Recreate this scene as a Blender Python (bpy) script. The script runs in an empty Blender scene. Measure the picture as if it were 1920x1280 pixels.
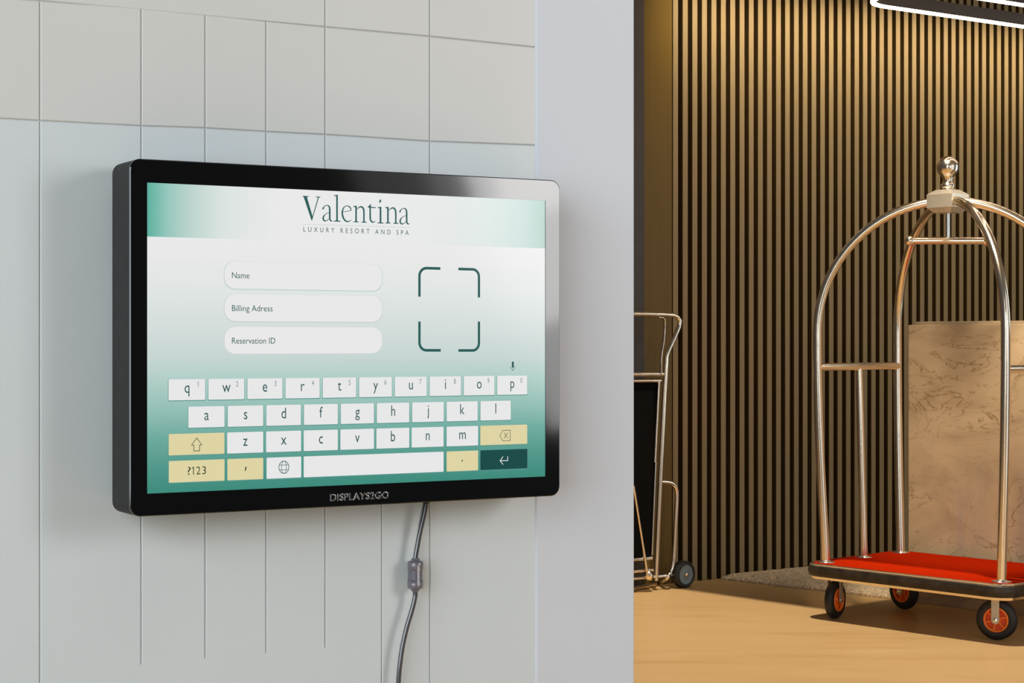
import bpy, math, random
from mathutils import Vector, Matrix
random.seed(7)
S = bpy.context.scene
COL = S.collection
PI = math.pi

# ------------------------------------------------------------------ camera, world, lights, exposure
F = 3400.0                      # focal length in pixels of the 1920 wide frame
EYE = 1.10
cam = bpy.data.cameras.new('camera'); camo = bpy.data.objects.new('camera', cam); COL.objects.link(camo)
camo.location = (0, 0, EYE); camo.rotation_euler = (PI/2, 0, 0)
cam.sensor_width = 36.0; cam.lens = 36.0*F/1920.0; cam.clip_start = 0.05
S.camera = camo
S.view_settings.view_transform = 'Standard'; S.view_settings.look = 'None'
S.view_settings.exposure = 0.0; S.view_settings.gamma = 1.0; S.view_settings.use_curve_mapping = False

w = bpy.data.worlds.new('world'); S.world = w; w.use_nodes = True
w.node_tree.nodes['Background'].inputs[0].default_value = (0.90, 0.95, 1.0, 1)
w.node_tree.nodes['Background'].inputs[1].default_value = 0.07

def look_rot(loc, target, roll=0.0):
    d = Vector(target)-Vector(loc)
    q = d.to_track_quat('-Z', 'Y')
    return (q.to_matrix() @ Matrix.Rotation(roll, 3, 'Z')).to_euler()
def area(name, loc, target, sx, sy, power, col, roll=0.0, spread=PI):
    l = bpy.data.lights.new(name, 'AREA'); l.shape = 'RECTANGLE'; l.size = sx; l.size_y = sy
    l.energy = power; l.color = col; l.spread = spread
    o = bpy.data.objects.new(name, l); COL.objects.link(o); o.location = loc
    o.rotation_euler = look_rot(loc, target, roll); return o
# softbox daylight from the right, seen mirrored in the glass of the kiosk
WO, WT = Vector((2.95, 1.28, 1.6)), Vector((0.02, 2.6, 1.15))
wf = (WT-WO).normalized(); wh_ = Vector((0, 0, 1)).cross(wf).normalized(); wv_ = wf.cross(wh_)
we = wh_*0.298+wv_*0.955; wpp = wh_*-0.955+wv_*0.298
for s_a, s_b, rad_ in ((-0.15, 0.70, 11.0), (-0.50, -0.15, 8.3), (-0.84, -0.50, 4.4)):      # stacked panels, brightness stepped to grade the mirrored glow in the glass
    c_ = WO+wh_*0.461+wpp*0.5+we*((s_a+s_b)/2)
    area('window_daylight', c_, c_+wf, 1.0, s_b-s_a, rad_*PI*(s_b-s_a), (1.0, 0.99, 0.98), roll=0.303)
for h_a, h_b, rad_ in ((0.461, 0.66, 1.3), (0.66, 0.90, 0.5)):                                # dimmer panels added for the faint side of that reflection
    c_ = WO+wh_*((h_a+h_b)/2)+wv_*0.25
    area('window_daylight', c_, c_+wf, h_b-h_a, 0.7, rad_*PI*(h_b-h_a)*0.7, (1.0, 0.98, 1.0), roll=0.303)
# broad daylight of the entrance behind and above the camera
area('entrance_daylight', (-2.3, -1.7, 1.95), (-0.4, 2.5, 1.1), 4.2, 3.0, 218, (0.84, 0.94, 1.0))
area('overhead_light', (0.55, 1.35, 3.3), (0.25, 2.8, 1.2), 1.6, 0.8, 5, (1.0, 0.93, 0.84))
# warm downlight of the high lobby ceiling, cut by the edge of the low ceiling
l = bpy.data.lights.new('lobby_downlight', 'SPOT'); l.energy = 1150; l.color = (1.0, 0.90, 0.78); l.spot_size = 1.9; l.spot_blend = 0.4
l.shadow_soft_size = 0.02
LD = bpy.data.objects.new('lobby_downlight', l); COL.objects.link(LD)
ND = Vector((0.755, 0.656, 0)); TD = Vector((0.656, -0.755, 0))
p = ND*5.19 + TD*(-4.6); LD.location = (p.x, p.y, 4.9)
l = bpy.data.lights.new('marble_fill_spot', 'SPOT'); l.energy = 300; l.color = (1.0, 0.84, 0.62); l.spot_size = 0.62; l.spot_blend = 0.5  # unseen spot, added to brighten the marble panel
l.shadow_soft_size = 0.22
LD2 = bpy.data.objects.new('marble_fill_spot', l); COL.objects.link(LD2); LD2.location = (1.42, 6.25, 2.75)
LD2.rotation_euler = look_rot(LD2.location, (2.02, 7.3, 0.75))
area('lobby_window', (4.0, 4.2, 1.52), (1.5, 7.1, 1.52), 2.0, 3.0, 19, (0.92, 0.95, 1.0))
area('side_fill_panel', (5.2, 7.2, 1.5), (2.0, 7.2, 1.5), 1.2, 2.4, 20, (0.86, 0.95, 0.96))  # unseen panel, added to cool the right face of the cart's head block
WD = Vector((math.cos(math.radians(34.0)), math.sin(math.radians(34.0)), 0))   # along the slatted wall
WN = Vector((WD.y, -WD.x, 0))                                                    # out of it
P1 = Vector((0.853, 8.33, 0))
q = P1 + WD*2.25 + WN*0.30
area('wall_washer', (q.x, q.y, 2.935), (q.x, q.y, 0), 4.9, 0.04, 20, (1.0, 0.85, 0.63), spread=1.2).rotation_euler = (math.radians(30), 0, math.radians(34.0))

# ------------------------------------------------------------------ helpers
def lin(r, g, b):
    f = lambda c: (c/255)/12.92 if c/255 <= 0.04045 else ((c/255+0.055)/1.055)**2.4
    return (f(r), f(g), f(b), 1.0)

def mat(name, base, rough=0.5, metal=0.0, spec=0.5, ior=1.5, noise=0.06, nscale=20.0, bump=0.0, bscale=200.0,
        emit=None, estr=1.0, coat=0.0, stretch=(1, 1, 1)):
    m = bpy.data.materials.new(name); m.use_nodes = True
    nt = m.node_tree; b = nt.nodes['Principled BSDF']
    b.inputs['Roughness'].default_value = rough; b.inputs['Metallic'].default_value = metal
    b.inputs['Specular IOR Level'].default_value = spec; b.inputs['IOR'].default_value = ior
    b.inputs['Coat Weight'].default_value = coat
    tc = nt.nodes.new('ShaderNodeTexCoord'); mp = nt.nodes.new('ShaderNodeMapping')
    mp.inputs['Scale'].default_value = stretch
    nt.links.new(tc.outputs['Object'], mp.inputs['Vector'])
    nz = nt.nodes.new('ShaderNodeTexNoise'); nz.inputs['Scale'].default_value = nscale; nz.inputs['Detail'].default_value = 5
    nt.links.new(mp.outputs['Vector'], nz.inputs['Vector'])
    rp = nt.nodes.new('ShaderNodeValToRGB')
    rp.color_ramp.elements[0].position = 0.3; rp.color_ramp.elements[1].position = 0.7
    rp.color_ramp.elements[0].color = tuple(max(0, c*(1-noise)) for c in base[:3])+(1,)
    rp.color_ramp.elements[1].color = tuple(min(1, c*(1+noise)) for c in base[:3])+(1,)
    nt.links.new(nz.outputs['Fac'], rp.inputs['Fac']); nt.links.new(rp.outputs['Color'], b.inputs['Base Color'])
    if bump > 0:
        n2 = nt.nodes.new('ShaderNodeTexNoise'); n2.inputs['Scale'].default_value = bscale; n2.inputs['Detail'].default_value = 3
        nt.links.new(mp.outputs['Vector'], n2.inputs['Vector'])
        bp = nt.nodes.new('ShaderNodeBump'); bp.inputs['Strength'].default_value = bump; bp.inputs['Distance'].default_value = 0.002
        nt.links.new(n2.outputs['Fac'], bp.inputs['Height']); nt.links.new(bp.outputs['Normal'], b.inputs['Normal'])
    if emit is not None:
        b.inputs['Emission Color'].default_value = emit; b.inputs['Emission Strength'].default_value = estr
    return m

def srf(name, r, g, b):      # colour of the lit display
    c = lin(r, g, b)
    return mat(name, (0.004, 0.004, 0.004, 1), rough=0.12, spec=0.12, noise=0.0, emit=c)

class MB:
    def __init__(s): s.v = []; s.f = []; s.m = []; s.s = []
    def add(s, vs, fs, m=0, smooth=False):
        o = len(s.v); s.v += [tuple(v) for v in vs]
        for f in fs:
            s.f.append([i+o for i in f]); s.m.append(m); s.s.append(smooth)
        return s
    def box(s, c, h, m=0, ax=None):
        X, Y, Z = ax or (Vector((1,0,0)), Vector((0,1,0)), Vector((0,0,1)))
        c = Vector(c); vs = []
        for k in (-1, 1):
            for j in (-1, 1):
                for i in (-1, 1): vs.append(c+X*(i*h[0])+Y*(j*h[1])+Z*(k*h[2]))
        return s.add(vs, [(0,2,3,1),(4,5,7,6),(0,1,5,4),(2,6,7,3),(0,4,6,2),(1,3,7,5)], m)
    def cbox(s, c, h, b, m=0, ax=None):     # chamfered box
        X, Y, Z = ax or (Vector((1,0,0)), Vector((0,1,0)), Vector((0,0,1)))
        c = Vector(c); loops = []
        for z, ins in ((-h[2], b), (-h[2]+b, 0), (h[2]-b, 0), (h[2], b)):
            x, y = h[0]-ins, h[1]-ins
            k = b
            pts = [(-x+k,-y),(x-k,-y),(x,-y+k),(x,y-k),(x-k,y),(-x+k,y),(-x,y-k),(-x,-y+k)]
            loops.append([c+X*a+Y*d+Z*z for a, d in pts])
        return s.loft(loops, m, cap=True)
    def loft(s, loops, m=0, cap=False, smooth=False, closed=False):
        n = len(loops[0]); vs = [v for L in loops for v in L]; fs = []
        R = len(loops)
        for r in range(R if closed else R-1):
            a = r*n; b = ((r+1) % R)*n
            for i in range(n): fs.append((a+i, a+(i+1) % n, b+(i+1) % n, b+i))
        s.add(vs, fs, m, smooth)
        if cap:
            s.add(loops[0], [tuple(range(n))[::-1]], m); s.add(loops[-1], [tuple(range(n))], m)
        return s
    def tube(s, pts, r, n=14, m=0, closed=False, cap=True, flat=None):
        P = [Vector(p) for p in pts]; N = len(P); loops = []
        rr = r if isinstance(r, (list, tuple)) else [r]*N
        def tan(i):
            if closed: return (P[(i+1) % N]-P[i-1]).normalized()
            return (P[min(i+1, N-1)]-P[max(i-1, 0)]).normalized()
        t0 = tan(0); up = Vector((0, 0, 1)) if abs(t0.z) < 0.9 else Vector((1, 0, 0))
        u = t0.cross(up).normalized()
        for i in range(N):
            t = tan(i); u = (u - t*u.dot(t)).normalized(); v = t.cross(u)
            a, b = (rr[i], rr[i]) if flat is None else flat
            loops.append([P[i]+u*(a*math.cos(2*PI*k/n))+v*(b*math.sin(2*PI*k/n)) for k in range(n)])
        return s.loft(loops, m, cap=cap and not closed, smooth=True, closed=closed)
    def lathe(s, c, axis, prof, n=32, m=0, cap=True, smooth=True):   # prof: (radius, along)
        A = Vector(axis).normalized(); up = Vector((0,0,1)) if abs(A.z) < 0.9 else Vector((1,0,0))
        u = A.cross(up).normalized(); v = A.cross(u); c = Vector(c)
        loops = [[c+A*h+u*(r*math.cos(2*PI*k/n))+v*(r*math.sin(2*PI*k/n)) for k in range(n)] for r, h in prof]
        return s.loft(loops, m, cap=cap, smooth=smooth)
    def build(s, name, mats, parent=None):
        me = bpy.data.meshes.new(name); me.from_pydata(s.v, [], s.f)
        for m in (mats if isinstance(mats, (list, tuple)) else [mats]): me.materials.append(m)
        me.polygons.foreach_set('material_index', s.m); me.polygons.foreach_set('use_smooth', s.s)
        me.update()
        o = bpy.data.objects.new(name, me); COL.objects.link(o)
        if parent: o.parent = parent
        return o
def empty(name, loc, rz=0.0, label=None, cat=None, kind=None):
    o = bpy.data.objects.new(name, None); COL.objects.link(o); o.location = loc; o.rotation_euler = (0, 0, rz)
    o.empty_display_size = 0.1
    if label: o['label'] = label
    if cat: o['category'] = cat
    if kind: o['kind'] = kind
    return o
def crom(pts, k=8, closed=False):          # Catmull-Rom through points of any dimension
    n = len(pts); out = []
    rng = range(n) if closed else range(n-1)
    for i in rng:
        g = (lambda j: pts[j % n]) if closed else (lambda j: pts[min(max(j, 0), n-1)])
        a, b, c, d = g(i-1), g(i), g(i+1), g(i+2)
        for j in range(k):
            t = j/k
            out.append(tuple(0.5*(2*B+(C-A)*t+(2*A-5*B+4*C-D)*t*t+(3*B-A-3*C+D)*t**3) for A, B, C, D in zip(a, b, c, d)))
    if not closed: out.append(tuple(pts[-1]))
    return out

# ------------------------------------------------------------------ materials
M = {}
M['tile_warm'] = mat('tile_warm', (0.585, 0.580, 0.558, 1), 0.45, noise=0.025, nscale=3, bump=0.04, bscale=60)
M['tile_cool'] = mat('tile_cool', (0.578, 0.614, 0.624, 1), 0.45, noise=0.02, nscale=3, bump=0.04, bscale=60)
M['grout'] = mat('grout', (0.46, 0.46, 0.44, 1), 0.8, noise=0.1)
M['column'] = mat('column_paint', (0.575, 0.600, 0.650, 1), 0.5, noise=0.015, nscale=4, bump=0.03, bscale=80)
M['black_plastic'] = mat('black_plastic', (0.016, 0.0155, 0.0155, 1), 0.5, spec=0.22, noise=0.1, nscale=60, bump=0.03)
M['glass_black'] = mat('black_glass', (0.001, 0.001, 0.001, 1), 0.075, spec=0.5, ior=1.65, noise=0.0)
M['chrome'] = mat('chrome', (0.75, 0.75, 0.77, 1), 0.12, metal=1.0, noise=0.02)
M['cable'] = mat('cable_sheath', (0.060, 0.060, 0.070, 1), 0.20, spec=0.8, noise=0.06, nscale=40, coat=0.6)
M['ferrite'] = mat('ferrite_plastic', (0.13, 0.12, 0.145, 1), 0.3, spec=0.7, noise=0.1, nscale=90, coat=0.3)
M['mark'] = mat('black_mark', (0.02, 0.02, 0.02, 1), 0.5)
M['brass'] = mat('rose_brass', (0.87, 0.76, 0.61, 1), 0.19, metal=1.0, noise=0.03, nscale=30)
M['steel'] = mat('polished_steel', (0.78, 0.76, 0.72, 1), 0.20, metal=1.0, noise=0.03, nscale=30)
M['zinc'] = mat('zinc_plate', (0.56, 0.52, 0.44, 1), 0.4, metal=0.6, noise=0.06, nscale=60)
M['carpet'] = mat('red_carpet', (0.37, 0.016, 0.002, 1), 0.95, spec=0.0, noise=0.3, nscale=260, bump=0.6, bscale=900)
M['bumper'] = mat('rubber_bumper', (0.040, 0.030, 0.021, 1), 0.5, spec=0.3, noise=0.35, nscale=30, bump=0.1)
M['tyre'] = mat('tyre_rubber', (0.012, 0.012, 0.012, 1), 0.55, noise=0.2, nscale=60)
M['orange'] = mat('orange_rim', (0.95, 0.19, 0.012, 1), 0.4, noise=0.08)
M['redorange'] = mat('rim_recess', (0.75, 0.075, 0.008, 1), 0.5, noise=0.08)
M['hubgrey'] = mat('blue_grey_hub', (0.20, 0.25, 0.27, 1), 0.45, noise=0.08)
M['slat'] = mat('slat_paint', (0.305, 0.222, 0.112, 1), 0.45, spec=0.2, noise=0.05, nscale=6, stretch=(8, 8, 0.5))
M['slat_side'] = mat('slat_side_brown', (0.070, 0.040, 0.009, 1), 0.5, noise=0.08, nscale=6, stretch=(8, 8, 0.5))  # sides in a darker brown than the slat front
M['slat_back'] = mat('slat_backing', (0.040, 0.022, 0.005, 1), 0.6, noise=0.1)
M['bronze'] = mat('bronze_panel', (0.155, 0.094, 0.018, 1), 0.42, spec=0.2, noise=0.08, nscale=4, stretch=(20, 20, 0.4))
M['jamb'] = mat('dark_jamb', (0.055, 0.040, 0.030, 1), 0.5, noise=0.1)
M['dark'] = mat('black_panel', (0.003, 0.0025, 0.002, 1), 0.8, spec=0.08, noise=0.2)
M['ceiling'] = mat('ceiling_paint', (0.30, 0.25, 0.18, 1), 0.8, noise=0.02)
M['lamp_body'] = mat('lamp_body', (0.045, 0.033, 0.026, 1), 0.45, noise=0.05)
M['led'] = mat('led_diffuser', (0.8, 0.75, 0.7, 1), 0.5, noise=0.0, emit=(1.0, 0.83, 0.68, 1), estr=15.0)
M['rug'] = mat('rug_pile', (0.66, 0.52, 0.35, 1), 0.95, spec=0.1, noise=0.45, nscale=90, bump=0.9, bscale=400)

def floor_mat():
    m = bpy.data.materials.new('floor_wood'); m.use_nodes = True; nt = m.node_tree; b = nt.nodes['Principled BSDF']
    b.inputs['Roughness'].default_value = 0.36; b.inputs['Specular IOR Level'].default_value = 0.35
    tc = nt.nodes.new('ShaderNodeTexCoord'); mp = nt.nodes.new('ShaderNodeMapping')
    mp.inputs['Rotation'].default_value = (0, 0, math.radians(-34)); mp.inputs['Scale'].default_value = (0.7, 4.0, 1)
    nt.links.new(tc.outputs['Object'], mp.inputs['Vector'])
    n1 = nt.nodes.new('ShaderNodeTexNoise'); n1.inputs['Scale'].default_value = 1.6; n1.inputs['Detail'].default_value = 8; n1.inputs['Distortion'].default_value = 0.6
    nt.links.new(mp.outputs['Vector'], n1.inputs['Vector'])
    rp = nt.nodes.new('ShaderNodeValToRGB'); e = rp.color_ramp.elements
    e[0].position = 0.30; e[0].color = (0.50, 0.305, 0.118, 1); e[1].position = 0.72; e[1].color = (0.58, 0.375, 0.168, 1)
    x = e.new(0.46); x.color = (0.545, 0.342, 0.142, 1)
    nt.links.new(n1.outputs['Fac'], rp.inputs['Fac']); nt.links.new(rp.outputs['Color'], b.inputs['Base Color'])
    return m
M['floor'] = floor_mat()

def marble_mat():
    m = bpy.data.materials.new('beige_marble'); m.use_nodes = True; nt = m.node_tree; b = nt.nodes['Principled BSDF']
    b.inputs['Roughness'].default_value = 0.35; b.inputs['Specular IOR Level'].default_value = 0.4
    tc = nt.nodes.new('ShaderNodeTexCoord'); mp = nt.nodes.new('ShaderNodeMapping')
    mp.inputs['Rotation'].default_value = (0, math.radians(35), 0); mp.inputs['Scale'].default_value = (1.0, 1.0, 2.2)
    nt.links.new(tc.outputs['Object'], mp.inputs['Vector'])
    def noise(sc, det, dis):
        n = nt.nodes.new('ShaderNodeTexNoise'); n.inputs['Scale'].default_value = sc; n.inputs['Detail'].default_value = det
        n.inputs['Distortion'].default_value = dis; n.inputs['Roughness'].default_value = 0.62
        nt.links.new(mp.outputs['Vector'], n.inputs['Vector']); return n
    def ramp(src, stops):
        r = nt.nodes.new('ShaderNodeValToRGB'); e = r.color_ramp.elements
        e[0].position, e[0].color = stops[0]; e[1].position, e[1].color = stops[-1]
        for p_, c_ in stops[1:-1]: x = e.new(p_); x.color = c_
        nt.links.new(src, r.inputs['Fac']); return r
    base = ramp(noise(2.2, 8, 0.8).outputs['Fac'], [(0.32, (0.40, 0.295, 0.185, 1)), (0.5, (0.53, 0.40, 0.25, 1)), (0.7, (0.60, 0.465, 0.305, 1))])
    g = (0, 0, 0, 1); wh = (1, 1, 1, 1)
    vein = ramp(noise(2.6, 9, 1.7).outputs['Fac'], [(0.486, g), (0.5, wh), (0.514, g)])
    mask = ramp(noise(1.7, 3, 0.2).outputs['Fac'], [(0.36, g), (0.55, (0.85, 0.85, 0.85, 1))])
    mul = nt.nodes.new('ShaderNodeMath'); mul.operation = 'MULTIPLY'
    nt.links.new(vein.outputs['Color'], mul.inputs[0]); nt.links.new(mask.outputs['Color'], mul.inputs[1])
    mx = nt.nodes.new('ShaderNodeMix'); mx.data_type = 'RGBA'
    nt.links.new(mul.outputs[0], mx.inputs['Factor']); nt.links.new(base.outputs['Color'], mx.inputs['A'])
    mx.inputs['B'].default_value = (0.20, 0.11, 0.035, 1)
    # greyish upright clouds, shadows of the cart posts painted into the stone
    mp2 = nt.nodes.new('ShaderNodeMapping'); mp2.inputs['Scale'].default_value = (3.2, 3.2, 0.5); mp2.inputs['Location'].default_value = (0.35, 0, 0.2)
    nt.links.new(tc.outputs['Object'], mp2.inputs['Vector'])
    n3 = nt.nodes.new('ShaderNodeTexNoise'); n3.inputs['Scale'].default_value = 1.5; n3.inputs['Detail'].default_value = 3
    nt.links.new(mp2.outputs['Vector'], n3.inputs['Vector'])
    cl = ramp(n3.outputs['Fac'], [(0.56, g), (0.70, (0.55, 0.55, 0.55, 1))])
    mx2 = nt.nodes.new('ShaderNodeMix'); mx2.data_type = 'RGBA'
    nt.links.new(cl.outputs['Color'], mx2.inputs['Factor']); nt.links.new(mx.outputs['Result'], mx2.inputs['A'])
    mx2.inputs['B'].default_value = (0.36, 0.29, 0.24, 1)
    nt.links.new(mx2.outputs['Result'], b.inputs['Base Color'])
    return m
M['marble'] = marble_mat()

# ------------------------------------------------------------------ frame of the kiosk wall (30 degrees to the picture plane)
TH = math.radians(30.0)
KD = Vector((math.cos(TH), math.sin(TH), 0)); KN = Vector((math.sin(TH), -math.cos(TH), 0))
KA = Vector((-0.491, 2.33, 0))                     # foot of the kiosk's near left front edge
KW, KH, KZ = 0.648, 0.461, 0.8745
K0 = KA + KD*(KW/2)                                # plan centre of the kiosk front
def kp(px, py, off=0.0):
    """wall-frame (x along the wall, height) of a sight line on the plane `off` behind the kiosk front"""
    a = (px-960)/F; b = (640-py)/F
    A = KA - KN*off
    Y = A.dot(KN)/(a*KN.x+KN.y)
    return (Vector((a*Y, Y, 0))-K0).dot(KD), EYE+b*Y
def kx(px, off=0.0): return kp(px, 640, off)[0]
WY = 0.10                                          # wall face behind the kiosk front

# ------------------------------------------------------------------ setting: tiled wall
wall = MB()
UE = kx(1003, WY)
wall.box(((-2.6+UE)/2, WY+0.10, 1.45), ((UE+2.6)/2, 0.098, 1.45))
wl = wall.build('wall_left', M['grout']); wl['kind'] = 'structure'
wl.location = (K0.x, K0.y, 0); wl.rotation_euler = (0, 0, TH)
def interp(tab, u):
    tab = sorted(tab)
    for i in range(len(tab)-1):
        if u <= tab[i+1][0] or i == len(tab)-2:
            (a, za), (b, zb) = tab[i], tab[i+1]
            return za+(zb-za)*(u-a)/(b-a)
L1 = [kp(x, y, WY) for x, y in ((57,0),(262,15),(605,50),(805,68),(1000,88))]
L2 = [kp(x, y, WY) for x, y in ((75,226),(262,236),(385,240),(500,247),(605,252),(805,265),(1000,272))]
l1 = lambda u: interp(L1, max(u, -1.2)); l2 = lambda u: interp(L2, max(u, -1.2))
U = {p_: kx(p_, WY) for p_ in (75, 265, 385, 499, 610, 716, 806, 1003)}
UL0, UL1 = -2.6, -1.25
ZEND = kp(265, 1245, WY)[1]
G, CH = 0.0006, 0.0011
def tile(u0, u1, zb, zt, m, flush=()):
    g = {k: (0 if k in flush else G) for k in 'LRBT'}; c = {k: (0 if k in flush else CH) for k in 'LRBT'}
    def loop(extra, y):
        a = u0+g['L']+c['L']*extra; b = u1-g['R']-c['R']*extra
        B = g['B']+c['B']*extra; T = g['T']+c['T']*extra
        return [(a, y, zb(u0)+B), (b, y, zb(u1)+B), (b, y, zt(u1)-T), (a, y, zt(u0)-T)]
    mb = MB(); mb.loft([loop(1, WY), loop(0, WY+CH), loop(0, WY+0.004)])
    mb.add(loop(1, WY), [(0, 1, 2, 3)])
    return mb.build('tile', m, wl)
top = lambda u: 2.9
bot = lambda u: 0.0
zend = lambda u: ZEND
mid = lambda u: 1.10
xs = [UL0, UL1, U[75], U[610], U[806], U[1003]]
for a, b in zip(xs, xs[1:]): tile(a, b, l1, top, M['tile_warm'], 'R' if b == U[1003] else '')
xs = [UL0, UL1, U[75], U[265], U[385], U[499], U[610], U[806], U[1003]]
for a, b in zip(xs, xs[1:]): tile(a, b, l2, l1, M['tile_warm'], 'R' if b == U[1003] else '')
tile(UL0, UL1, bot, l2, M['tile_cool']); tile(UL1, U[75], bot, l2, M['tile_cool'])
for a, b in ((75, 265), (265, 385), (385, 499), (499, 610)): tile(U[a], U[b], zend, l2, M['tile_cool'], 'B')
tile(U[610], U[806], mid, l2, M['tile_cool'], 'B')
tile(U[610], U[716], zend, mid, M['tile_cool'], 'BT')
tile(U[716], U[806], bot, mid, M['tile_cool'], 'T')
tile(U[806], U[1003], bot, l2, M['tile_cool'], 'R')
tile(U[75], U[716], bot, zend, M['tile_cool'], 'T')

# smooth column closing the tiled wall
UC = kx(1190, WY-0.003)
mb = MB(); mb.cbox(((UE+UC)/2, WY-0.003+0.20, 1.45), ((UC-UE)/2, 0.20, 1.45), 0.0025)
colm = mb.build('wall_center', M['column']); colm['kind'] = 'structure'
colm.location = (K0.x, K0.y, 0); colm.rotation_euler = (0, 0, TH)

# ------------------------------------------------------------------ setting: floor, slatted wall, ceiling
mb = MB(); mb.box((1.2, 4.5, -0.05), (5.2, 7.5, 0.05)); fl = mb.build('floor', M['floor']); fl['kind'] = 'structure'

WB = P1.dot(WN)
def wp(px, off=0.0, py=640):
    """(along, height) of a sight line on the slatted wall's front plane, off = in front of it"""
    a = (px-960)/F
    Y = (WB+off)/(a*WN.x+WN.y)
    return (Vector((a*Y, Y, 0))-P1).dot(WD), EYE+(640-py)/F*Y
HW = 3.05
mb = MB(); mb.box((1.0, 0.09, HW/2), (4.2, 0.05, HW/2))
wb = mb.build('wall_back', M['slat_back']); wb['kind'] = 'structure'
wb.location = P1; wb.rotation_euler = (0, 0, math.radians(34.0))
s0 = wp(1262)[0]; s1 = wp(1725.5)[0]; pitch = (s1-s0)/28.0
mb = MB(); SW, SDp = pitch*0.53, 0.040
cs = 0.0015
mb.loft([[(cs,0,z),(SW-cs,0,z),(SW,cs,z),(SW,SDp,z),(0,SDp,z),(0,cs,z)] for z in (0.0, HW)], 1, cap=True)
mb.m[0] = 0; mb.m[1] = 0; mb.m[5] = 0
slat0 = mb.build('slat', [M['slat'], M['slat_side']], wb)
for i in range(52):
    o = slat0 if i == 0 else slat0.copy()
    if i: COL.objects.link(o); o.parent = wb
    o.location = (s0+pitch*i, 0, 0)
sa = wp(1207)[0]
mb = MB(); mb.cbox(((sa+s0)/2-0.001, 0.022, HW/2), ((s0-sa)/2-0.002, 0.018, HW/2), 0.001); o = mb.build('flat_panel', M['bronze'], wb); o['label'] = 'plain bronze panel beside the slats'
mb = MB(); mb.cbox((sa-0.30, 0.015, HW/2), (0.299, 0.022, HW/2), 0.001); mb.build('jamb', M['jamb'], wb)
# unseen low ceiling over the lobby's back, its edge placed to cut the downlight
mb = MB()
e0 = ND*5.439; A_ = e0+TD*(-11.0); B_ = e0+TD*(-0.5); C_ = B_+ND*7.0; D_ = A_+ND*7.0
lo = [(v.x, v.y, HW) for v in (A_, B_, C_, D_)]; hi = [(x, y, HW+0.06) for x, y, _ in lo]
mb.add(lo+hi, [(0,3,2,1),(4,5,6,7),(0,1,5,4),(1,2,6,5),(2,3,7,6),(3,0,4,7)])
ce = mb.build('ceiling', M['ceiling']); ce['kind'] = 'structure'

# ------------------------------------------------------------------ the kiosk
kiosk = empty('touch_screen_kiosk', (K0.x, K0.y, KZ), TH,
              'black wall-mounted touch screen kiosk showing a hotel check-in form and on-screen keyboard', 'kiosk')
def rrect(x0, x1, z0, z1, r, y, k=7):
    pts = []
    for cx, cz, a0 in ((x1-r, z0+r, -90), (x1-r, z1-r, 0), (x0+r, z1-r, 90), (x0+r, z0+r, 180)):
        for i in range(k):
            a = math.radians(a0+90*i/(k-1)); pts.append((cx+r*math.cos(a), y, cz+r*math.sin(a)))
    return pts
hw = KW/2; RR = 0.0145
def body(ins, y): return rrect(-hw+ins, hw-ins, ins, KH-ins, RR-ins*0.5, y)
loops = []; y = 0.0042; i = 0
prof = [(0.0006, 0.0042)]
ribs = 7; y0, y1 = 0.012, 0.068
prof.append((0.0, 0.0062))
for j in range(ribs):
    a = y0+(y1-y0)*j/(ribs-1)
    prof += [(0.0, a-0.0012), (0.0011, a-0.0006), (0.0011, a+0.0006), (0.0, a+0.0012)]
prof += [(0.0, 0.073), (0.004, 0.077)]
mb = MB(); mb.loft([body(a, b) for a, b in prof], cap=True)
mb.build('housing', M['black_plastic'], kiosk)
# glass front with the display opening
cTL, cTR, cBR, cBL = kp(275, 342), kp(1024, 376), kp(1022, 893), kp(277, 925)
sx0 = (cTL[0]+cBL[0])/2; sx1 = (cTR[0]+cBR[0])/2; sz1 = (cTL[1]+cTR[1])/2-KZ; sz0 = (cBL[1]+cBR[1])/2-KZ
k = 7
outer = [body(0.0, 0.0042), body(0.0, 0.0012), body(0.0012, 0.0)]
mb = MB(); mb.loft(outer)
inn = [(sx1, 0.0, sz0), (sx1, 0.0, sz1), (sx0, 0.0, sz1), (sx0, 0.0, sz0)]
front = outer[-1]; n = len(front); vs = list(front)+inn; fs = []
for i in range(n):
    j = (i+1) % n; ci, cj = i//k, j//k
    fs.append((i, j, n+cj, n+ci) if ci != cj else (i, j, n+ci))
mb.add(vs, fs)
inb = [(x, 0.0016, z) for x, _, z in inn]
mb.loft([inn, inb])
mb.build('glass_front', M['glass_black'], kiosk)
mb = MB(); mb.cbox((0, 0.0885, KH/2), (0.16, 0.0113, 0.14), 0.002); mb.build('wall_bracket', M['black_plastic'], kiosk)

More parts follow.
